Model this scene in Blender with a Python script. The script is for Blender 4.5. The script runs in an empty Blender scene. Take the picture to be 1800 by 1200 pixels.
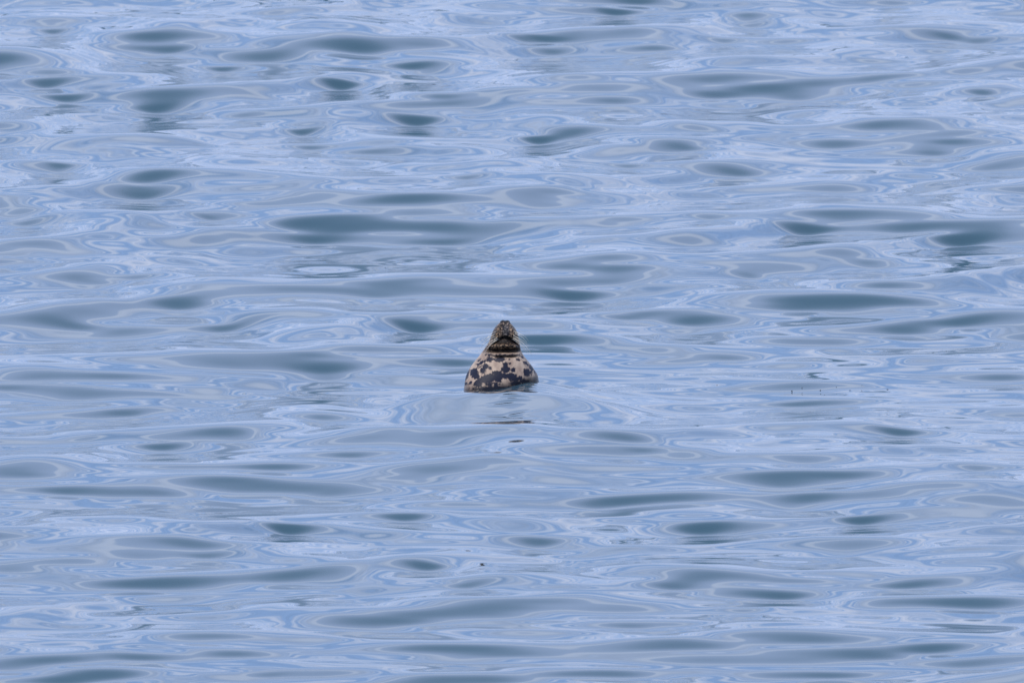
import bpy, math, random
import numpy as np
from mathutils import Vector

random.seed(4)
rng = np.random.default_rng(11)
scene = bpy.context.scene
R = math.radians

# ------------------------------------------------------------ camera
DIST = 150.0                # metres from the lens to the seal
DEP = R(5.0)                # looking down on the seal at this angle
PPM = 284.0                 # photo pixels per metre at the seal
CAMZ = DIST * math.sin(DEP)
CAMY = -DIST * math.cos(DEP)
cam_data = bpy.data.cameras.new("camera")
cam = bpy.data.objects.new("camera", cam_data)
scene.collection.objects.link(cam)
scene.camera = cam
cam_data.sensor_width = 36.0
FPX = PPM * DIST            # focal length in photo pixels
cam_data.lens = 36.0 * FPX / 1800.0
PITCH = DEP - math.atan(83.0 / FPX)
cam.location = (0, CAMY, CAMZ)
cam.rotation_euler = (math.pi / 2 - PITCH, 0, 0)
cam_data.clip_start = 0.5
cam_data.clip_end = 20000
cam_data.dof.use_dof = True
cam_data.dof.focus_distance = DIST
cam_data.dof.aperture_fstop = 16.0


def at(px, py, z=0.0):
    """Photo pixel -> point on the horizontal plane z."""
    u, v = (px - 900) / FPX, (600 - py) / FPX
    dy = math.cos(PITCH) + v * math.sin(PITCH)
    dz = -math.sin(PITCH) + v * math.cos(PITCH)
    t = (z - CAMZ) / dz
    return u * t, CAMY + dy * t


# ------------------------------------------------------------ light
SUN_EL, SUN_AZ = R(58), R(-28)      # azimuth measured from behind the camera
world = bpy.data.worlds.new("World")
scene.world = world
world.use_nodes = True
wn, wl = world.node_tree.nodes, world.node_tree.links
wn.clear()


def N(tree, t, **kw):
    n = tree.nodes.new(t)
    for k, v in kw.items():
        if k in n.inputs:
            n.inputs[k].default_value = v
        else:
            setattr(n, k, v)
    return n


def M(tree, op, a, b=None, c=None, clamp=False):
    n = tree.nodes.new("ShaderNodeMath")
    n.operation = op
    n.use_clamp = clamp
    for i, s in enumerate((a, b, c)):
        if s is None:
            continue
        if isinstance(s, (int, float)):
            n.inputs[i].default_value = s
        else:
            tree.links.new(s, n.inputs[i])
    return n.outputs[0]


def MR(tree, v, a, b, c=0.0, d=1.0, smooth=True):
    n = tree.nodes.new("ShaderNodeMapRange")
    n.interpolation_type = "SMOOTHSTEP" if smooth else "LINEAR"
    n.clamp = True
    tree.links.new(v, n.inputs[0])
    for i, s in enumerate((a, b, c, d)):
        n.inputs[i + 1].default_value = s
    return n.outputs[0]


def MIX(tree, f, a, b):
    n = tree.nodes.new("ShaderNodeMix")
    n.data_type = "RGBA"
    if isinstance(f, (int, float)):
        n.inputs[0].default_value = f
    else:
        tree.links.new(f, n.inputs[0])
    for i, s in ((6, a), (7, b)):
        if isinstance(s, tuple):
            n.inputs[i].default_value = (*s, 1)
        else:
            tree.links.new(s, n.inputs[i])
    return n.outputs[2]


wt = world.node_tree
sky = N(wt, "ShaderNodeTexSky", sky_type="NISHITA", sun_disc=False,
        sun_elevation=SUN_EL, sun_rotation=R(180) + SUN_AZ,
        air_density=1.0, dust_density=0.4, ozone_density=2.5)
tc = N(wt, "ShaderNodeTexCoord")
sep = N(wt, "ShaderNodeSeparateXYZ")
wl.new(tc.outputs["Generated"], sep.inputs[0])
zz = M(wt, "MAXIMUM", sep.outputs[2], 0.0)
zd = M(wt, "ADD", zz, 0.035)
cx = M(wt, "DIVIDE", sep.outputs[0], zd)
cy = M(wt, "DIVIDE", sep.outputs[1], zd)
cv = N(wt, "ShaderNodeCombineXYZ")
wl.new(cx, cv.inputs[0]); wl.new(cy, cv.inputs[1])
# thin broken cloud over blue sky
n1 = N(wt, "ShaderNodeTexNoise", Scale=0.95, Detail=8.0, Roughness=0.55, Distortion=0.5)
wl.new(cv.outputs[0], n1.inputs["Vector"])
n2 = N(wt, "ShaderNodeTexNoise", Scale=0.45, Detail=3.0, Roughness=0.5)
wl.new(cv.outputs[0], n2.inputs["Vector"])
n3 = N(wt, "ShaderNodeTexNoise", Scale=2.6, Detail=4.0, Roughness=0.55)
wl.new(cv.outputs[0], n3.inputs["Vector"])
thin = MR(wt, n1.outputs[0], 0.38, 0.66)
# grey deck of cloud overhead, breaking up towards the horizon
dist2 = M(wt, "SQRT", M(wt, "ADD", M(wt, "MULTIPLY", cx, cx), M(wt, "MULTIPLY", cy, cy)))
deck = M(wt, "SUBTRACT", 2.66, dist2)
deck = M(wt, "ADD", deck, M(wt, "MULTIPLY", M(wt, "SUBTRACT", n2.outputs[0], 0.5), 0.8))
deck = M(wt, "ADD", deck, M(wt, "MULTIPLY", M(wt, "SUBTRACT", n3.outputs[0], 0.5), 0.25))
rim = MR(wt, deck, -0.40, -0.10)
body = MR(wt, deck, -0.02, 0.07)
thick = MR(wt, deck, 0.35, 1.75)
CS = 11.0   # radiance scale of cloud, same units as the sky texture
blue = N(wt, "ShaderNodeMix", data_type="RGBA", blend_type="MULTIPLY")
blue.inputs[0].default_value = 1.0
wl.new(sky.outputs[0], blue.inputs[6]); blue.inputs[7].default_value = (0.9, 1.0, 1.15, 1)
white = (0.98 * CS, 1.08 * CS, 1.37 * CS)
wisp = (0.78 * CS, 0.895 * CS, 1.25 * CS)
veil = MIX(wt, 0.85, blue.outputs[2], (0.43 * CS, 0.645 * CS, 1.17 * CS))   # thin high haze over the blue
c0 = MIX(wt, thin, veil, MIX(wt, n3.outputs[0], wisp, white))
n4 = N(wt, "ShaderNodeTexNoise", Scale=6.0, Detail=4.0, Roughness=0.6)
wl.new(cv.outputs[0], n4.inputs["Vector"])
hz = M(wt, "MULTIPLY", MR(wt, dist2, 2.7, 8.0, 1.0, 0.80), MR(wt, n4.outputs[0], 0.35, 0.65, 0.92, 1.08))   # duller air low down
hzn = N(wt, "ShaderNodeVectorMath", operation="SCALE")
wl.new(c0, hzn.inputs[0]); wl.new(hz, hzn.inputs["Scale"])
c0 = hzn.outputs[0]
c1 = MIX(wt, rim, c0, (1.00 * CS, 1.13 * CS, 1.50 * CS))
grey = MIX(wt, thick, (0.70 * CS, 0.865 * CS, 1.32 * CS), (0.30 * CS, 0.46 * CS, 0.70 * CS))
c2 = MIX(wt, body, c1, grey)
bg = N(wt, "ShaderNodeBackground", Strength=0.1)
wl.new(c2, bg.inputs[0])
wo = N(wt, "ShaderNodeOutputWorld")
wl.new(bg.outputs[0], wo.inputs[0])

sun_data = bpy.data.lights.new("sun", "SUN")
sun_data.energy = 3.2
sun_data.angle = R(0.6)
sun_data.color = (1.0, 0.93, 0.84)
sun = bpy.data.objects.new("sun", sun_data)
scene.collection.objects.link(sun)
sd = Vector((math.sin(SUN_AZ) * math.cos(SUN_EL), -math.cos(SUN_AZ) * math.cos(SUN_EL), math.sin(SUN_EL)))
sun.rotation_euler = sd.to_track_quat("Z", "Y").to_euler()
sun.location = sd * 30

scene.view_settings.view_transform = "Standard"
scene.view_settings.look = "None"
scene.view_settings.exposure = 0.0
scene.view_settings.gamma = 1.0
scene.view_settings.use_curve_mapping = False

# ------------------------------------------------------------ the sea
# wavelets read off the photograph: centre x, y, width, height (photo px), rise to the right, steepness
WAVELETS = """
90 5 90 12 0 1.5;55 37 70 14 0 1.5;133 35 28 7 0 1;235 33 20 5 0 1.2;60 59 90 10 0 1;280 57 150 26 .08 2;
240 84 70 7 .08 1;295 84 80 14 .2 1.4;360 87 40 6 0 1.2;385 6 60 8 .05 1;540 16 110 14 .1 1.3;560 40 110 16 .05 1.8;
610 76 200 26 0 3;480 98 170 18 0 2.6;560 104 60 20 0 2;585 60 120 12 .05 1;15 100 150 36 0 2.6;60 124 90 12 .05 1.6;
420 120 50 7 .04 1;165 152 80 9 .08 1;370 160 220 24 .02 2;385 162 65 8 0 1;445 153 50 20 0 1.3;160 172 180 10 -.06 1.2;
260 186 130 14 -.08 1.5;340 184 80 8 0 1;570 146 90 16 0 1.3;500 196 160 16 .06 1.8;195 208 60 6 -.03 1;357 212 50 6 .06 1;
25 222 80 14 0 1.5;45 244 110 14 .04 1.8;150 250 140 20 .08 2.2;260 246 140 20 -.05 1.9;205 269 120 22 0 1.9;430 237 90 12 0 1.3;
330 231 50 6 0 1;490 258 170 10 0 1.3;385 274 70 10 0 1.2;440 284 140 12 .02 1.7;585 213 60 14 .05 1.5;580 235 80 10 0 1.4;
50 292 100 18 0 2.6;110 292 60 12 0 1.3;262 302 150 26 0 3;
615 39 60 12 -.1 2;785 25 28 12 0 1.1;1040 18 150 10 -.03 1.7;1130 3 150 8 0 1.8;790 74 90 20 0 2.5;900 66 80 12 0 1.6;
960 68 110 8 -.03 1.5;1115 58 140 18 0 2;1150 82 110 18 .15 1.9;890 88 110 10 .04 1.2;740 116 90 12 .06 1.1;815 124 140 9 0 1.4;
980 136 120 14 .04 1.9;615 133 40 8 0 1.1;895 160 90 18 0 1.9;1120 146 200 20 .08 2;980 180 230 20 .03 1.7;1135 173 80 16 0 2.3;
745 166 80 8 -.06 1;710 182 90 8 0 1;940 206 60 14 -.05 1;690 209 140 16 -.02 2.2;790 211 120 8 0 1.4;605 185 50 10 0 1.2;
930 222 100 12 0 1.5;1010 228 90 20 0 2.8;940 245 110 14 .05 1.7;1130 228 120 10 -.05 1.7;1185 218 60 10 0 1.3;1110 243 80 8 .06 1.1;
785 264 130 18 0 2;660 249 65 8 0 1.3;660 266 90 8 .03 1;605 232 40 12 0 1.3;1125 262 180 24 .12 2.2;720 293 80 12 0 1.7;
880 287 150 16 .06 1.4;1150 293 100 8 0 1;605 286 25 6 0 1;
1270 7 140 14 0 2.5;1307 24 80 10 -.08 2;1530 3 50 8 0 2;1790 21 40 10 0 1.5;1405 50 85 12 -.13 2.3;1570 49 65 10 .05 1.8;
1350 71 90 10 0 1.7;1615 64 120 15 .08 2.2;1760 70 100 9 0 1.8;1300 105 150 14 .02 1.7;1440 107 130 8 0 1.5;1560 107 60 7 0 1.2;
1560 90 90 10 0 1;1280 135 200 20 .06 2;1370 155 180 26 .08 2.5;1250 166 110 14 .03 2.5;1470 144 90 12 0 .8;1650 127 190 14 .12 2.6;
1770 114 110 22 .08 2.5;1620 147 100 9 .05 1.3;1720 161 160 16 .16 2;1600 176 110 14 .05 1.4;1690 190 90 10 .08 1;1790 172 60 10 0 1.2;
1225 222 90 14 -.1 1.8;1420 196 60 6 .06 1;1425 207 50 5 0 1;1580 215 280 20 .06 2.8;1660 237 160 16 .08 1.4;1700 250 250 18 .12 2;
1465 250 110 16 0 2;1260 261 60 7 -.03 1.4;1790 283 80 30 0 1.6;1285 288 120 14 0 2;
400 312 300 30 -.03 1.4;240 330 270 30 .03 1.7;390 329 100 9 0 1.2;160 338 60 10 .05 1.2;250 339 40 12 0 1;480 345 230 20 .03 1.6;
20 372 120 18 .2 2;10 315 30 12 0 1;20 333 40 8 0 1;110 379 150 20 .12 1.7;300 380 180 18 .02 1.7;200 400 130 24 .12 1.9;
80 424 150 26 .13 2.6;80 445 250 22 .1 1.4;600 388 180 30 0 3;350 417 180 24 .12 2;410 413 130 16 -.1 .8;440 440 60 16 0 1.2;
540 422 180 14 0 1.6;175 446 30 6 0 1;293 456 50 10 .03 1.2;90 488 170 34 .15 1.7;190 493 160 14 .12 1.8;375 467 40 7 0 1.1;
310 498 70 8 .15 1.4;465 503 100 16 0 1.9;480 510 200 22 0 1.5;370 500 80 14 .1 1.3;120 540 200 20 .08 1.8;300 532 190 22 .08 1.6;
50 560 160 40 .05 1.7;480 553 150 22 .06 1.9;560 552 100 10 0 1.5;280 578 190 14 .03 1.6;580 582 130 22 .1 2.7;
790 345 340 22 .06 3.2;920 340 180 30 .05 2.2;980 312 120 20 0 1.9;870 310 80 12 .03 2;1060 322 150 14 0 2.5;1170 312 80 14 .05 2;
800 365 250 20 0 1.2;1020 350 250 22 .05 1.4;750 395 260 20 -.04 2.5;960 395 280 28 .06 2;780 425 180 10 0 1.8;700 415 300 14 0 1.2;
970 432 100 12 .12 1.2;1170 384 120 14 .12 1.3;1060 450 200 20 .15 1.7;1190 420 160 26 0 2.7;1095 470 140 20 .05 2.4;1060 485 220 24 .08 1.4;
900 462 50 6 .05 1;790 503 220 26 -.03 2;900 510 150 20 -.06 1.3;1015 518 90 14 0 1.3;625 514 110 12 0 1.2;720 315 160 10 0 1.3;
740 555 120 10 .03 1.2;1060 557 90 8 -.02 1.2;1180 547 100 12 0 1.5;1190 503 80 12 0 1.2;620 580 80 14 0 1.6;740 572 180 20 -.04 1.6;
1000 597 160 14 -.02 2.2;940 570 120 14 0 1;
1260 302 140 14 0 1.7;1475 330 100 12 0 1.6;1790 331 90 12 0 1.9;1280 405 280 24 .06 3.2;1215 425 90 18 0 1.8;1430 402 130 12 0 1.6;
1320 380 110 14 .05 1.4;1520 376 220 16 -.02 1.7;1600 397 180 20 .05 1.9;1760 400 160 26 .1 1.9;1650 420 220 16 .05 1.6;1440 440 260 18 .05 1.9;
1320 465 240 20 -.02 1.6;1430 462 200 16 .05 1.2;1620 465 80 10 .04 1.3;1275 481 70 10 0 1.2;1220 500 90 8 0 1;1530 500 200 14 -.05 2;
1600 502 120 14 -.05 1.4;1700 490 180 30 .1 2.4;1490 526 240 26 0 3.9;1370 530 240 24 -.05 1.3;1560 545 200 18 .05 1.3;1240 560 150 22 0 1.7;
1655 567 110 13 .03 2.4;1600 575 220 16 .06 1.2;1760 555 130 20 -.03 1.7;1780 572 80 16 0 1.3;1420 597 120 10 0 1.9;
302 609 25 6 0 1;215 631 65 11 0 1.4;430 628 250 22 .05 1.5;450 640 180 16 0 1.3;570 642 120 16 .04 1.8;560 615 120 18 .1 1.3;
135 658 250 18 -.03 1.7;130 686 220 20 -.06 1.9;310 665 80 12 .12 1.4;430 678 100 12 .12 1.4;320 693 60 6 0 1;355 700 70 6 .08 1;
465 698 40 5 -.1 1.6;205 722 110 14 .08 1.4;25 732 30 4 0 1;222 768 90 10 0 1.2;90 776 55 6 .05 1;395 757 110 22 .05 2.6;
380 766 160 14 0 1.2;300 783 120 11 0 1.1;153 802 50 8 0 1.5;580 772 110 14 .08 1.6;580 799 80 10 0 1.7;30 824 150 30 0 2.4;
310 819 90 9 0 1.2;480 818 140 14 0 2.7;120 857 90 14 .06 1.9;30 862 100 18 0 1.3;215 862 160 20 .06 2.8;280 860 80 14 -.1 1.4;
440 850 190 20 -.05 2;560 855 180 16 -.02 1.6;
680 612 110 14 0 1.8;790 635 120 12 0 1.9;630 635 120 20 0 1.6;1130 612 130 14 -.02 1.7;960 602 120 8 0 1.8;690 665 130 20 -.05 1.1;
600 730 100 14 -.05 1.3;650 758 110 18 .05 1.8;800 765 220 24 .08 1.9;880 755 120 12 0 1.2;1070 762 200 24 -.03 2.6;1150 770 90 16 -.12 2;
1000 788 200 22 0 2.6;860 803 110 18 .05 2.2;880 825 300 36 -.02 1.1;620 797 100 12 0 1;745 825 90 14 0 2.4;760 840 200 18 0 1.1;
1050 820 150 14 0 1;620 860 100 20 0 1.2;755 884 110 12 0 1.7;920 885 150 14 0 2;1100 878 180 14 .06 1.5;
1262 626 85 11 -.04 1.4;1205 633 45 6 0 1;1395 640 55 8 0 1.2;1615 628 40 10 .05 1.2;1410 678 110 12 .05 1;1770 661 110 11 0 2;
1440 708 120 8 .04 1.3;1790 728 40 7 0 2;1242 759 85 14 -.05 2.2;1560 756 110 14 -.05 2.2;1470 750 120 12 0 1.1;1440 772 80 9 0 1.1;
1220 794 100 14 .05 1.5;1470 800 160 14 .08 2.2;1560 793 80 12 0 1.5;1300 803 180 16 .04 1.4;1295 819 70 10 .05 1.4;1390 838 220 20 .02 2.4;
1310 837 70 16 0 1.4;1570 828 170 18 .08 1.8;1250 870 180 16 0 1.6;1520 863 300 18 .1 1.7;1660 853 130 10 .08 1.6;1400 874 150 12 .03 1.4;
1785 880 90 36 .06 2;1720 880 160 34 .1 1.4;1600 786 120 8 -.04 1.3;1790 822 80 10 0 1.7;
10 944 50 10 0 1.4;440 928 280 18 -.05 3.0;570 930 160 14 -.04 1.4;290 955 260 40 0 .5;160 958 180 14 .05 1.6;150 983 140 14 0 2.1;
500 982 120 12 0 1.8;330 1022 280 22 0 1.9;60 1003 160 12 -.1 1.7;560 1008 260 24 .05 1.7;20 1090 60 24 .1 1.4;580 1085 120 18 -.03 2.3;
380 1118 130 12 0 1.5;500 1123 80 12 0 1.8;80 1155 200 24 .12 2.1;540 1054 80 6 .1 1.4;280 1153 100 12 -.05 1.8;430 1148 100 14 0 1.8;
150 1185 140 22 .08 1.9;300 1194 70 14 0 1.3;400 1186 60 9 0 1.1;540 1184 100 12 0 1.4;
710 907 120 12 0 1.9;660 937 150 16 -.02 1.9;740 948 100 12 -.05 1.3;680 990 190 26 .08 1.9;715 1033 110 14 .06 1.3;800 1017 60 7 .08 1;
1090 963 140 11 0 1.4;1100 994 100 8 .05 1.6;1000 1030 120 8 0 1;1160 1024 140 18 .08 2;840 1072 300 26 .08 2;960 1056 200 16 0 1.5;
1075 1065 110 20 0 2.2;640 1088 180 16 0 1.8;880 1109 150 9 0 1.1;1120 1096 140 10 0 1.6;840 1140 260 20 0 2.4;1140 1129 170 18 .06 2.3;
770 1192 160 22 0 2.7;1080 1182 130 12 0 1.7;1190 929 40 8 0 1;
1305 923 170 16 0 2.4;1440 915 150 10 .08 1.3;1620 908 260 14 .05 2;1480 952 150 14 0 2;1750 930 150 14 .08 1.8;1700 966 200 14 .04 2;
1250 1010 160 24 -.06 2.2;1415 1019 130 10 -.02 2;1270 1034 150 18 0 2.2;1360 1046 100 12 0 1.2;1500 1008 85 10 -.04 2.2;1750 1010 200 28 .08 2.2;
1570 1030 90 6 0 1;1590 1057 140 18 0 2.5;1730 1057 160 18 0 2.4;1240 1071 60 8 0 1;1405 1075 85 14 -.06 2.1;1350 1095 90 8 .04 1.3;
1430 1117 180 18 -.02 2.3;1215 1128 100 16 0 2.2;1430 1149 330 20 .04 2.1;1640 1135 120 14 .05 1.3;1750 1160 110 16 .08 1.5;1410 1184 150 12 0 1.5;
250 324 120 6 0 -1.6;425 351 50 6 0 -1.4;915 380 140 9 .05 -2;1490 421 150 8 .06 -2;480 946 120 10 0 -1.6;380 984 90 7 0 -1.5;1360 863 90 8 0 -1.4;
575 87 70 5 -.2 -2;885 866 130 24 0 .2;872 918 130 22 0 .9;885 950 120 20 0 .2;885 1018 120 24 0 .2
"""
SWELLS = """400 335 480 62 .02;820 372 680 96 0;1450 418 680 84 .03;1420 842 760 90 .04;90 436 300 60 .12;
1500 530 420 44 .02;1330 150 560 50 .05;980 785 560 60 .02;540 85 360 44 0;400 640 420 40 0;150 560 360 50 .04;1100 470 360 50 .05;
900 1065 620 50 .04;1560 1040 620 60 .02;1000 175 460 36 .03;800 505 420 34 -.03;1120 235 300 40 0;1450 1140 600 44 .03"""
SWELLS = [[float(t) for t in w.split()] for w in SWELLS.replace("\n", "").split(";")]
WAVELETS = [[float(t) for t in w.split()] for w in WAVELETS.replace("\n", "").split(";") if w.strip()]


def graded(lo, hi, step, far, growth=1.16):
    core = np.arange(lo, hi + step * 0.5, step)
    out, d, s = [], 0.0, step
    while d < far:
        s *= growth
        d += s
        out.append(d)
    out = np.array(out)
    return np.concatenate((core[0] - out[::-1], core, core[-1] + out))


gx = graded(-10.5, 10.5, 0.075, 3000)
gx = np.sort(np.concatenate((gx[np.abs(gx) > 3.93], np.arange(-3.9, -0.59, 0.028), np.arange(-0.57, 0.56, 0.014), np.arange(0.58, 3.91, 0.028))))
gy = graded(-24.0, 42.0, 0.031, 3000)
gy = np.sort(np.concatenate((gy[(gy < -2.3) | (gy > 0.5)], np.arange(-2.29, 0.49, 0.012))))
nx, ny = len(gx), len(gy)
sx_ = np.gradient(gx)
sy_ = np.gradient(gy)
X, Y = np.meshgrid(gx, gy)
SP = np.maximum(sx_[None, :], sy_[:, None])
H = np.zeros_like(X)

# the same kinds of wavelet go on over the water to either side of the frame
wr = np.random.default_rng(77)
BEYOND = []
for x_lo, x_hi in ((-2050, -60), (1860, 3850)):
    for _ in range(400):
        m = WAVELETS[int(wr.integers(len(WAVELETS)))]
        BEYOND.append([wr.uniform(x_lo, x_hi), wr.uniform(-20, 1220), m[2] * wr.uniform(0.8, 1.3), m[3], m[4], abs(m[5])])
    for _ in range(14):
        BEYOND.append([wr.uniform(x_lo, x_hi), wr.uniform(0, 1200), wr.uniform(350, 700), wr.uniform(40, 90), 0.03, 0.0])

# slope of the water wherever a line of sight from the shore met it, then the surface that has those slopes:
# each strip of water is followed from near to far and its height built up from the slopes
MX0, MX1, MDX = -2150.0, 3950.0, 4.0
MY0, MY1 = -70, 1270
mx = np.arange(MX0, MX1, MDX)
my = np.arange(MY0, MY1, 1.0)
PXM, PYM = np.meshgrid(mx, my)


def map_noise(seed, lx, ly, n=14):
    r = np.random.default_rng(seed)
    out = np.zeros_like(PXM)
    for _ in range(n):
        f, th = r.uniform(0.55, 1.6), r.normal(0, 0.55) + math.pi / 2
        out += np.cos(2 * math.pi * f * (math.cos(th) * PXM / lx + math.sin(th) * PYM / ly) + r.uniform(0, 6.283))
    return out / math.sqrt(n / 2)


WU, WV = map_noise(31, 90, 50), map_noise(32, 160, 60)
T_DEG, BASE = 9.6, -1.0
ACC = np.zeros_like(PXM)
LOWER = np.zeros_like(PXM)
for (px, py, w, h, k, s) in WAVELETS + BEYOND:
    if s == 0:
        continue
    hw, hh = w / 2 * 1.22, max(h / 2, 2.6)
    r_x, r_y = hw * 2.8, hh * 2.8 + abs(k) * hw * 2.8 + 6
    i0, i1 = np.searchsorted(mx, (px - r_x, px + r_x))
    j0, j1 = np.searchsorted(my, (py - r_y, py + r_y))
    if i1 <= i0 or j1 <= j0:
        continue
    dx = PXM[j0:j1, i0:i1] - px + 0.16 * hw * WU[j0:j1, i0:i1]
    v = PYM[j0:j1, i0:i1] - py + k * dx + 0.13 * hh * WV[j0:j1, i0:i1]
    # lens shaped: pointed ends, crisper far edge
    v = v * (1 + 0.22 * np.clip(-v / hh, -1, 1))
    r_ = np.sqrt(np.abs(dx / hw) ** 1.8 + (v / hh) ** 2)
    if s < 0:
        LOWER[j0:j1, i0:i1] = np.maximum(LOWER[j0:j1, i0:i1], 4.5 * np.clip(1.5 - r_, 0, 1))
        continue
    P = T_DEG + 0.9 + 0.95 * s * s
    fall = BASE + (T_DEG - BASE) * np.exp(-np.maximum(r_ - 1, 0) * 2.1)
    prof = np.where(r_ < 1, T_DEG + (P - T_DEG) * (1 - np.clip(r_, 0, 1) ** 2), fall)
    ACC[j0:j1, i0:i1] += np.exp((prof - BASE) / 1.3) - 1
D = BASE + 1.3 * np.log1p(ACC)
for (px, py, w, h, k) in SWELLS + [q[:5] for q in BEYOND if q[5] == 0]:
    dx = PXM - px
    D += 2.0 * np.exp(-0.5 * ((dx / (w * 0.42)) ** 2 + ((PYM - py + k * dx) / (h * 0.45)) ** 2))
D -= LOWER
D += 1.6 * map_noise(33, 260, 34) + 0.65 * map_noise(34, 130, 16) + 0.15 * map_noise(35, 60, 8)
D = np.where(D < -1.5, -1.5 - 2.2 * (1 - np.exp((D + 1.5) / 2.2)), D)
del ACC, LOWER, WU, WV

cols = np.where(np.abs(gx) < 10.6)[0]
xc = gx[cols]
xu = np.arange(-10.7, 10.71, 0.035)
LAT = 3
ROUNDS, GOAL = 3, -1.0


def follow(base_shift, extra):
    th = PITCH + np.arctan((my - 600) / FPX)           # line-of-sight angle below level
    n = len(my)
    Yc = np.zeros((n, len(xu))); Zc = np.zeros((n, len(xu))); Dc = np.zeros((n, len(xu)))
    y = np.full(len(xu), CAMY + CAMZ / math.tan(th[-1])); z = np.zeros(len(xu))
    for r in range(n - 1, -1, -1):
        tt = math.tan(th[r])
        pxs = 900 + xu * FPX / (y - CAMY)
        fx = np.clip((pxs - MX0) / MDX, 0, len(mx) - 1.001)
        i = fx.astype(int); f = fx - i
        d = D[r, i] * (1 - f) + D[r, i + 1] * f
        Dc[r] = d
        m = np.tan(np.radians(d + extra[r] + base_shift - np.degrees(z / 1.1)))
        m = np.maximum(m, -0.78 * tt)
        dy = np.maximum((CAMZ - (y - CAMY) * tt - z) / (m + tt), 1e-5)
        z = z + m * dy
        for _ in range(LAT):                            # neighbouring strips pull each other level
            z[1:-1] += 0.3 * (z[2:] - 2 * z[1:-1] + z[:-2])
        y = CAMY + (CAMZ - z) / tt
        Yc[r], Zc[r] = y, z
    return Yc, Zc, Dc


yg = np.arange(-26.0, 44.0, 0.03)
kx_ = np.fft.fftfreq(len(xu), 0.035)[None, :] * 2 * math.pi
ky_ = np.fft.rfftfreq(len(yg), 0.03)[:, None] * 2 * math.pi
FILT = np.exp(-0.5 * ((kx_ * 0.08) ** 2 + (ky_ * 0.04) ** 2))


def surface(Yc, Zc):
    Hg = np.zeros((len(yg), len(xu)))
    for c_ in range(len(xu)):
        yy_ = np.maximum.accumulate(Yc[::-1, c_] + np.arange(len(my)) * 1e-7)
        Hg[:, c_] = np.interp(yg, yy_, Zc[::-1, c_], left=0, right=0)
    Fh = np.fft.fft(np.fft.rfft(Hg, axis=0), axis=1) * FILT
    return np.fft.irfft(np.fft.ifft(Fh, axis=1), n=len(yg), axis=0)


def seen_slopes(Hg):
    """Slope (degrees) met by each line of sight, strip by strip."""
    sl = np.degrees(np.arctan(np.gradient(Hg, 0.03, axis=0)))
    py = 600 + FPX * np.tan(np.arctan((CAMZ - Hg) / (yg - CAMY)[:, None]) - PITCH)
    low = np.minimum.accumulate(py, axis=0)
    out = np.zeros((len(my), len(xu)))
    for c_ in range(len(xu)):
        vis = py[:, c_] <= low[:, c_]
        out[:, c_] = np.interp(my, py[vis, c_][::-1], sl[vis, c_][::-1])
    return out


lo_s, hi_s = -4.0, 2.0
extra = np.zeros((len(my), len(xu)))
for _ in range(4):                                      # no net rise of the sea from near to far
    md = (lo_s + hi_s) / 2
    Yc, Zc, Dc = follow(md, extra)
    if np.mean(Zc[:, 200:400]) > 0:
        hi_s = md
    else:
        lo_s = md
gk = np.exp(-0.5 * (np.arange(-12, 13) / 4.0) ** 2); gk /= gk.sum()
for it in range(ROUNDS):
    Hg = surface(Yc, Zc)
    err = Dc + GOAL - seen_slopes(Hg)
    box = np.cumsum(np.pad(err, ((61, 60), (0, 0)), mode="edge"), axis=0)
    err = err - (box[121:] - box[:-121]) / 121.0
    err = np.clip(err, -5, 6)
    err = np.apply_along_axis(lambda v: np.convolve(v, gk, "same"), 1, err)
    extra = np.clip(extra + 0.5 * err, -6, 7)
    Yc, Zc, Dc = follow(md, extra)
Hg = surface(Yc, Zc)
Hu = np.zeros((ny, len(xu)))
for c_ in range(len(xu)):
    Hu[:, c_] = np.interp(gy, yg, Hg[:, c_], left=0, right=0)
Hc = np.zeros((ny, len(xc)))
for j_ in range(ny):
    if -26 < gy[j_] < 44:
        Hc[j_] = np.interp(xc, xu, Hu[j_])
fy = np.clip((gy + 23.5) / 2.0, 0, 1) * np.clip((42 - gy) / 3.0, 0, 1)
fx_ = np.clip((10.5 - np.abs(xc)) / 2.0, 0, 1)
H[:, cols] += Hc * fy[:, None] * fx_[None, :]


def random_waves(n, l0, l1, rms_slope, spread, seed):
    r = np.random.default_rng(seed)
    out = np.zeros_like(X)
    for i in range(n):
        lam = math.exp(r.uniform(math.log(l0), math.log(l1)))
        th = r.normal(0, spread) + R(8)
        kx, ky = math.sin(th) * 2 * math.pi / lam, math.cos(th) * 2 * math.pi / lam
        amp = rms_slope * math.sqrt(2.0 / n) / (2 * math.pi / lam)
        fade = np.clip((lam / 4.0 - SP) / (lam / 8.0), 0, 1)
        if lam < 0.25:
            j0, j1 = np.searchsorted(gy, (-24.1, 42.1))
            i0, i1 = np.searchsorted(gx, (-10.6, 10.6))
            sl = (slice(j0, j1), slice(i0, i1))
        else:
            sl = (slice(None), slice(None))
        ph = r.uniform(0, 6.283)
        out[sl] += fade[sl] * amp * np.cos(kx * X[sl] + ky * Y[sl] + ph)
    return out


amb = random_waves(26, 0.8, 2.8, R(3.2), R(30), 3)
amb[:, cols] *= 1 - fy[:, None] * fx_[None, :]
H += amb
SMALL = random_waves(26, 0.35, 0.9, R(0.42), R(28), 5)

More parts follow.
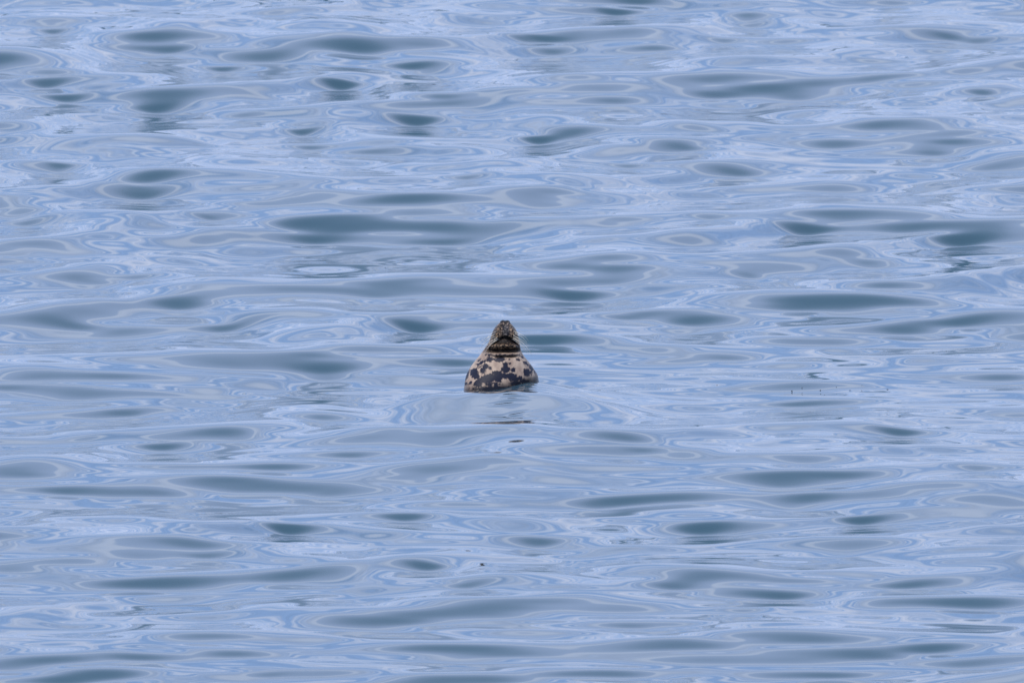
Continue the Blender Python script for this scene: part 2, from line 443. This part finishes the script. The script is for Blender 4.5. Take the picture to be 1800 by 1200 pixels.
# the water right round the seal: it sits in a small hollow behind the crest of a low swell,
# with the surface standing higher against its right shoulder
rx_, ry_ = X - (882 - 900) / PPM, Y
calm = np.exp(-(rx_ / 0.6) ** 4) * np.exp(-((ry_ + 0.7) / 1.4) ** 4)
H *= 1 - 0.93 * calm
H += SMALL * (1 - 0.15 * calm)
CREST_Y, CREST_Z = -1.0, 0.066
yy = ry_ + 0.12 * rx_
back = CREST_Z * 0.5 * (1 + np.cos(np.clip((yy - CREST_Y) / 0.95, 0, 1) * math.pi))
fall = (CREST_Y - yy)
frontf = CREST_Z - 0.113 * (np.sqrt(fall ** 2 + 0.0036) - 0.06)
frontf = np.where(fall < 1.15, frontf, frontf[0, 0] * 0)
k0 = CREST_Z - 0.113 * (math.sqrt(1.15 ** 2 + 0.0036) - 0.06)
frontf = np.where(fall < 1.15, frontf, k0 * 0.5 * (1 + np.cos(np.clip((fall - 1.15) / 1.0, 0, 1) * math.pi))
                  - 0.113 * (fall - 1.15) * np.clip(1 - (fall - 1.15) / 0.9, 0, 1) ** 2)
swell = (1 + 0.10 * np.sin(rx_ * 11 + 0.8) + 0.05 * np.sin(rx_ * 27)) * np.where(yy > CREST_Y, back, frontf) * np.exp(-np.abs(rx_ / 0.75) ** 3)
rise = 0.058 / (1 + np.exp(-(rx_ - 0.06) / 0.05)) * np.exp(-np.maximum(rx_ - 0.2, 0) / 0.5) * np.exp(-((ry_ - 0.35) / 0.75) ** 4)
H += (swell + rise) * (SP < 0.3)
H += 0.0016 * np.cos(2 * math.pi * (0.25 * rx_ + ry_) / 0.13) * np.exp(-((rx_ - 0.1) / 0.3) ** 2 - ((ry_ + 0.25) / 0.4) ** 2) * (SP < 0.05)

for (px, cy_, a_, b_, kk, sl) in ((903, -1.10, 0.045, 0.030, 0.10, 7), (884, -1.37, 0.065, 0.032, 0.25, 7), (908, -1.22, 0.05, 0.028, 0.2, 6),
                                  (886, -1.80, 0.12, 0.036, -0.35, 8), (908, -1.68, 0.07, 0.032, 0.9, 7)):
    dx_ = rx_ - (px - 882) / PPM
    v_ = ry_ - cy_ - kk * dx_
    H -= R(sl) * b_ * (v_ / b_) * np.exp(-0.5 * ((v_ / b_) ** 2 + (dx_ / a_) ** 2)) * (SP < 0.05)

verts = np.empty((ny * nx, 3), np.float32)
verts[:, 0] = X.ravel(); verts[:, 1] = Y.ravel(); verts[:, 2] = H.ravel()
idx = np.arange(ny * nx, dtype=np.int32).reshape(ny, nx)
quads = np.stack((idx[:-1, :-1], idx[:-1, 1:], idx[1:, 1:], idx[1:, :-1]), -1).reshape(-1, 4)


def grid_mesh(name, verts, faces):
    me = bpy.data.meshes.new(name)
    me.vertices.add(len(verts))
    me.vertices.foreach_set("co", np.ascontiguousarray(verts, np.float32).ravel())
    nf, k = faces.shape
    me.loops.add(nf * k)
    me.loops.foreach_set("vertex_index", np.ascontiguousarray(faces, np.int32).ravel())
    me.polygons.add(nf)
    me.polygons.foreach_set("loop_start", np.arange(0, nf * k, k, dtype=np.int32))
    me.polygons.foreach_set("use_smooth", np.ones(nf, bool))
    me.update(calc_edges=True)
    return me


sea_me = grid_mesh("sea", verts, quads)
far_at = sea_me.attributes.new("far", "FLOAT", "POINT")
far_at.data.foreach_set("value", np.clip((SP.ravel() - 0.1) / 0.4, 0, 1).astype(np.float32))
sea = bpy.data.objects.new("water", sea_me)
sea["kind"] = "structure"
scene.collection.objects.link(sea)


def material(name):
    m = bpy.data.materials.new(name)
    m.use_nodes = True
    return m, m.node_tree, m.node_tree.nodes["Principled BSDF"]


wm, t, p = material("sea_water")
p.inputs["Base Color"].default_value = (0.034, 0.074, 0.108, 1)
p.inputs["Roughness"].default_value = 0.015
p.inputs["IOR"].default_value = 1.333
geo = N(t, "ShaderNodeNewGeometry")
fa = N(t, "ShaderNodeAttribute", attribute_name="far")
nz = N(t, "ShaderNodeTexNoise", Scale=0.9, Detail=5.0, Roughness=0.55)
t.links.new(geo.outputs["Position"], nz.inputs["Vector"])
bf = N(t, "ShaderNodeBump", Distance=0.12)
t.links.new(nz.outputs[0], bf.inputs["Height"])
t.links.new(fa.outputs["Fac"], bf.inputs["Strength"])
t.links.new(bf.outputs[0], p.inputs["Normal"])
sea_me.materials.append(wm)

# ------------------------------------------------------------ the seal
SX = (882 - 900) / PPM       # where it floats
SEAL_Y = 0.2


def pz(py):
    return (683 - py) / (PPM * math.cos(DEP))


def pxx(px):
    return (px - 882) / PPM


PROFILE = [  # photo row, left edge, right edge, front depth, back depth, squareness
    (880, 850, 916, -.06, .10, 2.0), (860, 822, 946, -.13, .17, 2.0), (800, 795, 970, -.21, .26, 2.0), (740, 800, 967, -.22, .27, 2.1),
    (700, 807, 961, -.21, .26, 2.2), (683, 815, 951, -.205, .25, 2.2), (670, 817, 947, -.20, .24, 2.2), (660, 819, 945, -.19, .225, 2.2),
    (653, 822, 941, -.18, .21, 2.2), (643, 828, 934.5, -.165, .19, 2.2), (633, 836, 927, -.15, .17, 2.2),
    (623, 844, 919.5, -.13, .155, 2.2), (617, 848.5, 916.5, -.115, .15, 2.2), (607, 855.5, 914, -.108, .145, 2.2),
    (597, 861, 912.5, -.10, .138, 2.2), (588, 864, 910.5, -.095, .12, 2.2), (578, 868.5, 906, -.080, .09, 2.2),
    (570, 875, 899.5, -.060, .055, 2.2), (566.5, 879, 896.5, -.045, .035, 2.1), (564.3, 881, 894.5, -.028, .018, 2.0), (563.6, 885, 891, -.012, .004, 2.0)]
pr = np.array(PROFILE)
zc = np.array([pz(v) for v in pr[:, 0]])


def smooth_interp(zq, zs, vs):
    """Monotone-ish cubic (Catmull) interpolation."""
    m = np.gradient(vs, zs)
    i = np.clip(np.searchsorted(zs, zq) - 1, 0, len(zs) - 2)
    h = zs[i + 1] - zs[i]
    s = (zq - zs[i]) / h
    return ((2 * s**3 - 3 * s**2 + 1) * vs[i] + (s**3 - 2 * s**2 + s) * h * m[i]
            + (-2 * s**3 + 3 * s**2) * vs[i + 1] + (s**3 - s**2) * h * m[i + 1])


zrow = np.concatenate((np.linspace(zc[0], pz(700), 60)[:-1], np.linspace(pz(700), zc[-1], 330)))
na = 420
ang = np.linspace(0, 2 * math.pi, na, endpoint=False)
L = smooth_interp(zrow, zc, pr[:, 1]); Rr = smooth_interp(zrow, zc, pr[:, 2])
Fd = smooth_interp(zrow, zc, pr[:, 3]); Bd = smooth_interp(zrow, zc, pr[:, 4])
Ex = smooth_interp(zrow, zc, pr[:, 5])
Wd = (Rr - L) / 2 / PPM
Cx = ((Rr + L) / 2 - 882) / PPM
Cy = (Fd + Bd) / 2 * 0.0
A, ZR = np.meshgrid(ang, zrow)
c, s = np.cos(A), np.sin(A)
e = (2.0 / Ex)[:, None]
ux = np.sign(c) * np.abs(c) ** e
uy = np.sign(s) * np.abs(s) ** e
dep_ = np.where(uy < 0, -Fd[:, None], Bd[:, None])
Vx = Cx[:, None] + Wd[:, None] * ux
Vy = dep_ * uy
# lower body is turned: left shoulder towards the camera, right shoulder away
turn = np.clip((pz(628) - ZR) / (pz(628) - pz(690)), 0, 1) ** 1.2
Vy = Vy + turn * 0.45 * (Vx - Cx[:, None])
# point coordinates in photo pixels of the front, for folds and coat marks
PX = 882 + Vx * PPM
PYr = 683 - (ZR) * PPM * math.cos(DEP)
front = np.clip(-s * 1.6, 0, 1)


def gauss(v, w):
    return np.exp(-0.5 * (v / w) ** 2)


def window(v, lo, hi, soft):
    return 1 / (1 + np.exp(-(v - lo) / soft)) / (1 + np.exp((v - hi) / soft))


inset = np.zeros_like(Vx)
# crease under the muzzle (arched), double fold of the throat, and a fine third crease
arc = 590.5 + 16.5 * ((PX - 887.5) / 24.0) ** 2
inset += 0.020 * gauss(PYr - arc, 1.7) * window(PX, 862, 911, 1.2)
inset += 0.024 * gauss(PYr - (614.0 - 0.02 * (PX - 887)), 2.4) * window(PX, 857, 916, 2)
inset += 0.017 * gauss(PYr - 623.5, 1.5) * window(PX, 869, 908, 2.5)
inset -= 0.016 * gauss(PYr - (607.0 - 2.5 * gauss(PX - 887, 12)), 2.2) * window(PX, 860, 914, 2)
inset -= 0.013 * gauss(PYr - 619.6, 1.8) * window(PX, 856, 917, 3)
inset -= 0.010 * gauss(PYr - 600, 4.5) * gauss(PX - 888, 14)
# whisker pads, chin between them, grooves beside the chin
for cxp in (873.5, 901.5):
    inset -= 0.022 * gauss(PYr - 583, 7) * gauss(PX - cxp, 6)
inset -= 0.010 * gauss(PYr - 580, 8) * gauss(PX - 888.5, 4)
for cxp in (881.5, 895.3):
    inset += 0.009 * gauss(PYr - 579, 9) * gauss(PX - cxp, 1.5)
inset += 0.006 * gauss(PYr - 571.5, 1.2) * gauss(PX - 888, 6)
# nostril tip: two lobes with a notch
inset += 0.006 * gauss(PX - 888, 1.2) * gauss(PYr - 565, 4)
under = window(PYr, 0, 601, 1.0) / (1 + np.exp(-(PYr - arc - 1) / 0.8)) * window(PX, 863, 911, 1.5)
inset += 0.014 * under
inset *= front
Vy = Vy + inset
Vx = Vx - inset * 0.12 * np.sign(ux)
# eye sockets on the upper face (turned away to the sky side)
for sgn in (-1, 1):
    ex, ez = pxx(887) + sgn * 0.062, pz(596)
    d2 = ((Vx - ex) / 0.02) ** 2 + ((ZR - ez) / 0.017) ** 2
    Vy -= 0.008 * np.exp(-0.5 * d2) * (s > 0.2)
# nostril lobes raise the tip
ZT = ZR + 0.006 * (gauss(PX - 883.5, 2.2) + 0.8 * gauss(PX - 892.5, 2.2)) * np.clip((568 - PYr) / 3, 0, 1)
# skin wrinkles / wet fur relief
w1 = np.sin(PX * 1.9 + 2 * np.sin(PYr * 0.7)) * np.sin(PYr * 2.3 + np.sin(PX * 0.8))
Vy += 0.0012 * w1 * np.clip((618 - PYr) / 10, 0, 1)

nr = len(zrow)
sv = np.stack((Vx, Vy, ZT), -1).reshape(-1, 3)
sv = np.concatenate((sv, [[Cx[0], 0.02, zrow[0] - 0.01], [Cx[-1], -0.004, zrow[-1] + 0.0015]]))
ii = np.arange(nr * na).reshape(nr, na)
q = np.stack((ii[:-1], np.roll(ii[:-1], -1, 1), np.roll(ii[1:], -1, 1), ii[1:]), -1).reshape(-1, 4)
body_me = grid_mesh("body", sv, q)
import bmesh
bm = bmesh.new(); bm.from_mesh(body_me)
bm.verts.ensure_lookup_table()
lo_c, hi_c = bm.verts[nr * na], bm.verts[nr * na + 1]
for j in range(na):
    f = bm.faces.new((bm.verts[ii[0, (j + 1) % na]], bm.verts[ii[0, j]], lo_c)); f.smooth = True
    f = bm.faces.new((bm.verts[ii[-1, j]], bm.verts[ii[-1, (j + 1) % na]], hi_c)); f.smooth = True
bm.to_mesh(body_me); bm.free()

# coat marks (zoomed photo coordinates: x = 780 + X/6, y = 540 + Y/6)
MARKS = [(490, 550, 42, 28, 0, .8), (590, 548, 60, 30, 0, .6), (690, 548, 28, 8, 5, .5), (790, 550, 28, 14, 15, .8),
         (400, 582, 48, 16, -35, 1), (350, 600, 16, 10, 0, .8), (440, 622, 32, 30, 0, 1), (412, 668, 30, 32, 0, 1),
         (490, 640, 20, 18, 0, 1), (375, 632, 26, 10, -35, .8), (320, 690, 42, 48, 20, 1), (345, 728, 30, 34, 0, 1),
         (240, 722, 16, 60, 25, 1), (285, 797, 22, 16, -20, 1), (655, 608, 28, 30, 0, 1), (655, 655, 45, 40, 0, 1),
         (732, 658, 28, 26, 0, .6), (705, 594, 15, 10, 0, .8), (870, 592, 42, 14, 40, 1), (925, 640, 18, 34, -30, 1),
         (875, 688, 36, 40, 0, 1), (920, 684, 12, 22, -20, .9), (962, 684, 12, 26, -30, .8), (560, 692, 50, 26, 0, 1),
         (480, 752, 100, 48, -12, 1), (600, 742, 110, 48, 0, 1), (385, 795, 75, 45, -20, 1), (700, 738, 80, 44, 0, 1),
         (775, 752, 60, 24, 0, 1), (500, 812, 90, 22, 0, 1), (760, 800, 60, 25, 0, 1), (225, 805, 26, 12, 0, 1),
         (370, 560, 26, 10, -45, .7), (560, 860, 230, 30, 0, 1), (840, 780, 60, 25, 0, .7),
         (480, 500, 40, 14, 0, .7), (660, 500, 90, 8, 0, .8), (820, 520, 30, 10, 30, .8)]
LIGHT = [(655, 782, 52, 30, 0, 1.2), (422, 818, 18, 22, 0, 1.2), (520, 818, 14, 12, 0, .7)]
ZX = (PX - 780) * 6
ZY = (PYr - 540) * 6 + turn * (-(Vy) * 0.0)
# front marks drawn where the camera sees them: rows drop with the body's own depth
ZYv = (683 + (-(ZT) * PPM * math.cos(DEP)) - Vy * PPM * math.sin(DEP) - 540) * 6


def field(marks, XX, YY):
    out = np.full_like(XX, -1.0)
    for (mx, my, rx, ry, an, wgt) in marks:
        a_ = R(an)
        dx, dy = XX - mx, YY - my
        u = (dx * math.cos(a_) + dy * math.sin(a_)) / rx
        v = (-dx * math.sin(a_) + dy * math.cos(a_)) / ry
        out = np.maximum(out, (1 - np.sqrt(u * u + v * v)) * min(rx, ry) / 30.0 * 1.0 + (wgt - 1) * 0.35)
    return out


bl = np.maximum(field(MARKS, ZX, ZYv), -1)
lt = field(LIGHT, ZX, ZYv)
bl = np.where(lt > -0.4, np.minimum(bl, -lt), bl)
# back and sides: scattered blotches
rb = np.random.default_rng(8)
bk = np.full_like(bl, -1.0)
for _ in range(150):
    a0, z0 = rb.uniform(0, math.pi), rb.uniform(-0.5, 0.40)
    rr = rb.uniform(0.012, 0.035)
    px_, py_ = 0.2 * math.cos(a0), 0.2 * math.sin(a0)
    d = np.sqrt((np.cos(A) * 0.2 - px_) ** 2 + (np.sin(A) * 0.2 - py_) ** 2 + (ZR - z0) ** 2)
    bk = np.maximum(bk, (1 - d / rr) * 0.9)
bl = np.where(s > 0.05, bk, bl)
head = np.clip((pz(PYr * 0 + 618) - ZR) / -0.02, 0, 1)      # 1 on the head
headv = 1 / (1 + np.exp((PYr - 617.5) / 1.3)) * np.clip(-s * 3 + 0.6, 0, 1)
chin = window(PYr, 0, 602.5, 1.2) * (1 / (1 + np.exp(-(PYr - arc) / 1.0))) * window(PX, 862, 912, 2) * front
wi = np.clip(np.searchsorted(gx, Vx + SX), 1, nx - 1)
wj = np.clip(np.searchsorted(gy, Vy + SEAL_Y), 1, ny - 1)
above = ZT - SEAL_Y * math.tan(DEP) - H[wj, wi]
wet = 1 - np.clip((above - 0.006 - 0.006 * np.sin(A * 23) * np.sin(A * 7)) / 0.045, 0, 1)
for nm, arr in (("wet", wet), ("blotch", bl), ("head", headv), ("chin", chin), ("tip", np.clip((567.2 - PYr) / 2, 0, 1)),
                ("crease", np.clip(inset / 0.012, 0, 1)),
                ("strip", front * gauss(PX - 889, 5.5) * window(PYr, 567, 588, 2))):
    at_ = body_me.attributes.new(nm, "FLOAT", "POINT")
    vals = np.concatenate((arr.ravel(), [arr.ravel()[0], arr.ravel()[-1]])).astype(np.float32)
    at_.data.foreach_set("value", vals)

fm, t, p = material("seal_fur")
g = N(t, "ShaderNodeTexCoord")


def attr(t, n):
    return N(t, "ShaderNodeAttribute", attribute_name=n).outputs["Fac"]


mp = N(t, "ShaderNodeMapping")
mp.inputs["Scale"].default_value = (1, 1, 0.55)
t.links.new(g.outputs["Object"], mp.inputs["Vector"])
na_ = N(t, "ShaderNodeTexNoise", Scale=75.0, Detail=5.0, Roughness=0.65)
nb_ = N(t, "ShaderNodeTexNoise", Scale=24.0, Detail=3.0)
nc_ = N(t, "ShaderNodeTexNoise", Scale=320.0, Detail=2.0)
for n in (na_, nb_, nc_):
    t.links.new(mp.outputs[0], n.inputs["Vector"])
edge = M(t, "ADD", attr(t, "blotch"), M(t, "MULTIPLY", M(t, "SUBTRACT", na_.outputs[0], 0.5), 2.3))
edge = M(t, "ADD", edge, M(t, "MULTIPLY", M(t, "SUBTRACT", nc_.outputs[0], 0.5), 0.7))
spot = MR(t, edge, -0.26, 0.10)
tan = MIX(t, MR(t, nb_.outputs[0], 0.3, 0.7), (0.30, 0.215, 0.172), (0.48, 0.365, 0.285))
tan = MIX(t, MR(t, nc_.outputs[0], 0.45, 0.75, 0, 0.35), tan, (0.20, 0.16, 0.13))
dark = MIX(t, nc_.outputs[0], (0.004, 0.005, 0.014), (0.022, 0.024, 0.046))
coat = MIX(t, spot, tan, dark)
# muzzle: dark brown with pale flecks along the whisker rows
vor = N(t, "ShaderNodeTexVoronoi", Scale=95.0, Randomness=0.8)
t.links.new(g.outputs["Object"], vor.inputs["Vector"])
fleck = MR(t, vor.outputs["Distance"], 0.46, 0.70)
fl2 = M(t, "MULTIPLY", fleck, MR(t, nb_.outputs[0], 0.35, 0.55, 0.35, 1.0))
muz = MIX(t, fl2, (0.012, 0.009, 0.009), (0.31, 0.205, 0.13))
coat = MIX(t, attr(t, "head"), coat, muz)
chn = MIX(t, MR(t, na_.outputs[0], 0.53, 0.66), (0.004, 0.003, 0.004), (0.10, 0.07, 0.058))
stc = MIX(t, fleck, (0.012, 0.012, 0.017), (0.16, 0.14, 0.14))
coat = MIX(t, attr(t, "strip"), coat, stc)
coat = MIX(t, attr(t, "chin"), coat, chn)
coat = MIX(t, attr(t, "tip"), coat, (0.012, 0.010, 0.010))
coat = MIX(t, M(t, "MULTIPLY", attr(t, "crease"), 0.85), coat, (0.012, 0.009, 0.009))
coat = MIX(t, M(t, "MULTIPLY", attr(t, "wet"), 0.85), coat, (0.010, 0.011, 0.016))
t.links.new(coat, p.inputs["Base Color"])
t.links.new(MR(t, attr(t, "wet"), 0.0, 1.0, 0.45, 0.16), p.inputs["Roughness"])
p.inputs["Roughness"].default_value = 0.45
p.inputs["Specular IOR Level"].default_value = 0.22
p.inputs["IOR"].default_value = 1.4
bmp = N(t, "ShaderNodeBump", Strength=0.5, Distance=0.003)
t.links.new(M(t, "ADD", na_.outputs[0], M(t, "MULTIPLY", nc_.outputs[0], 0.6)), bmp.inputs["Height"])
t.links.new(bmp.outputs[0], p.inputs["Normal"])
body_me.materials.append(fm)

seal = bpy.data.objects.new("seal", None)
seal.location = (SX, SEAL_Y, -SEAL_Y * math.tan(DEP))
seal["label"] = "spotted seal floating upright in the sea with its nose pointing at the sky"
seal["category"] = "seal"
scene.collection.objects.link(seal)
body = bpy.data.objects.new("body", body_me)
body.parent = seal
scene.collection.objects.link(body)


def simple_mat(name, col, rough, **kw):
    m, t, p = material(name)
    p.inputs["Base Color"].default_value = (*col, 1)
    p.inputs["Roughness"].default_value = rough
    return m, t, p


def tube(name, pts, rad, mat, sides=6):
    pts = [Vector(q) for q in pts]
    V, F = [], []
    for i, q in enumerate(pts):
        d = (pts[min(i + 1, len(pts) - 1)] - pts[max(i - 1, 0)]).normalized()
        a_ = d.cross(Vector((0, 1, 0.2))).normalized()
        b_ = d.cross(a_)
        r_ = rad[i] if isinstance(rad, (list, tuple)) else rad
        for k in range(sides):
            th = 2 * math.pi * k / sides
            V.append(q + (a_ * math.cos(th) + b_ * math.sin(th)) * r_)
    for i in range(len(pts) - 1):
        for k in range(sides):
            F.append((i * sides + k, i * sides + (k + 1) % sides, (i + 1) * sides + (k + 1) % sides, (i + 1) * sides + k))
    F.append(tuple(range(sides))[::-1]); F.append(tuple((len(pts) - 1) * sides + k for k in range(sides)))
    me = bpy.data.meshes.new(name)
    me.from_pydata([tuple(v) for v in V], [], F)
    for f in me.polygons:
        f.use_smooth = True
    me.materials.append(mat)
    o = bpy.data.objects.new(name, me)
    o.parent = seal
    scene.collection.objects.link(o)
    return o


whisker_mat, _, _ = simple_mat("whisker", (0.68, 0.63, 0.55), 0.35)


def surf_y(x, z):
    """Front surface of the body at local x, z."""
    j = int(np.argmin(np.abs(zrow - z)))
    row = np.where(s[j] < 0)[0]
    k = row[np.argmin(np.abs(Vx[j, row] - x))]
    return float(Vy[j, k])


WH = [(873, 580, 852, 598), (871, 584, 846, 606), (872, 588, 842, 612), (875, 590, 841, 618), (877, 592, 846, 616), (878, 594, 852, 618),
      (869, 587, 839, 605), (874, 594, 848, 624),
      (903, 580, 922, 596), (904, 584, 928, 602), (903, 588, 932, 610), (901, 590, 934, 618), (900, 592, 931, 621), (899, 594, 926, 619),
      (905, 582, 929, 597), (904, 592, 922, 616), (902, 586, 936, 623)]
for (x0, y0, x1, y1) in WH:
    a0 = Vector((pxx(x0), 0, pz(y0))); a1 = Vector((pxx(x1), 0, pz(y1)))
    a0.y = surf_y(a0.x, a0.z) + 0.002
    a1.y = a0.y - 0.015 + random.uniform(-0.02, 0.03)
    pts = []
    for i in range(9):
        f = i / 8
        q = a0.lerp(a1, f)
        sag = math.sin(f * math.pi) * 0.010
        q.z += sag
        q.x += (1 if x1 > x0 else -1) * sag * 0.8
        q.y -= math.sin(f * math.pi) * 0.012
        pts.append(q)
    tube("whisker", pts, [0.00115 * (1 - 0.7 * i / 8) for i in range(9)], whisker_mat)

# eyes, on the side of the face turned to the sky
eye_mat, _, _ = simple_mat("eye", (0.008, 0.006, 0.006), 0.05)
for sgn in (-1, 1):
    me = bpy.data.meshes.new("eye")
    b2 = bmesh.new(); bmesh.ops.create_uvsphere(b2, u_segments=20, v_segments=12, radius=0.019)
    for f in b2.faces: f.smooth = True
    b2.to_mesh(me); b2.free(); me.materials.append(eye_mat)
    o = bpy.data.objects.new("eye", me)
    o.parent = seal
    ex, ez = pxx(887) + sgn * 0.058, pz(596)
    j = int(np.argmin(np.abs(zrow - ez)))
    row = np.where(s[j] > 0.1)[0]
    k = row[np.argmin(np.abs(Vx[j, row] - ex))]
    o.location = (ex, float(Vy[j, k]) - 0.010, ez)
    scene.collection.objects.link(o)
# nostrils
nos_mat, _, _ = simple_mat("nostril", (0.01, 0.008, 0.008), 0.25)
for xp in (884.2, 892.2):
    me = bpy.data.meshes.new("nostril")
    b2 = bmesh.new(); bmesh.ops.create_uvsphere(b2, u_segments=16, v_segments=10, radius=1.0)
    for v in b2.verts:
        v.co.x *= 0.0085; v.co.y *= 0.014; v.co.z *= 0.008
        v.co.z += 0.25 * v.co.y
    for f in b2.faces: f.smooth = True
    b2.to_mesh(me); b2.free(); me.materials.append(nos_mat)
    o = bpy.data.objects.new("nostril", me)
    o.parent = seal
    o.location = (pxx(xp), -0.014, pz(566.3))
    scene.collection.objects.link(o)

# ------------------------------------------------------------ floating scraps of weed
weed_mat, _, _ = simple_mat("wet_weed", (0.018, 0.016, 0.012), 0.3)


def water_z(x, y):
    i = int(np.clip(np.searchsorted(gx, x), 1, nx - 1)); j = int(np.clip(np.searchsorted(gy, y), 1, ny - 1))
    return float(H[j, i])


def on_water(px, py):
    """Where the line of sight through a photo pixel first meets the waves."""
    for z in np.arange(0.3, -0.4, -0.002):
        x, y = at(px, py, z)
        if water_z(x, y) >= z:
            return x, y
    return at(px, py)


SCRAPS = [(1392, 687.5, 4.2, "dark weed scrap, farther of the close pair right of the seal"),
          (1392, 691, 4.0, "dark weed scrap, nearer of the close pair right of the seal"),
          (1493.5, 686.7, 5.4, "long dark weed scrap midway along the drifting line"),
          (1559.5, 685, 6.2, "rightmost and largest dark weed scrap of the drifting line"),
          (1442, 686.7, 3.6, "small weed scrap between the close pair and the long scrap"),
          (1449, 694.5, 2.6, "small weed scrap lying nearest the camera, below the drifting line"),
          (1410, 682.5, 3.0, "small weed scrap just right of and beyond the close pair"),
          (1470, 681, 2.8, "tiny weed scrap beyond and left of the long scrap"),
          (1514.5, 678.7, 2.8, "tiny weed scrap lying farthest off, right of the long scrap"),
          (1260, 677, 3.6, "lone weed scrap on the water nearest the seal")]
for n_, (px, py, wpx, lab) in enumerate(SCRAPS):
    x, y = on_water(px, py)
    rr = random.Random(n_)
    b2 = bmesh.new()
    bmesh.ops.create_icosphere(b2, subdivisions=2, radius=1.0)
    w_ = wpx / PPM / 2 * 0.62
    for v in b2.verts:
        k = 1 + 0.3 * math.sin(5 * v.co.x + n_) * math.cos(4 * v.co.y + 2 * n_) + rr.uniform(-.1, .1)
        v.co = Vector((v.co.x * w_ * k, v.co.y * w_ * 0.8 * k, v.co.z * 0.0022 * k + 0.002 * v.co.x))
    me = bpy.data.meshes.new("weed_scrap")
    for f in b2.faces: f.smooth = True
    b2.to_mesh(me); b2.free(); me.materials.append(weed_mat)
    o = bpy.data.objects.new("weed_scrap", me)
    o.location = (x, y, water_z(x, y) + 0.0002)
    o["label"] = lab; o["category"] = "seaweed"; o["group"] = "scraps of weed drifting right of the seal"
    scene.collection.objects.link(o)
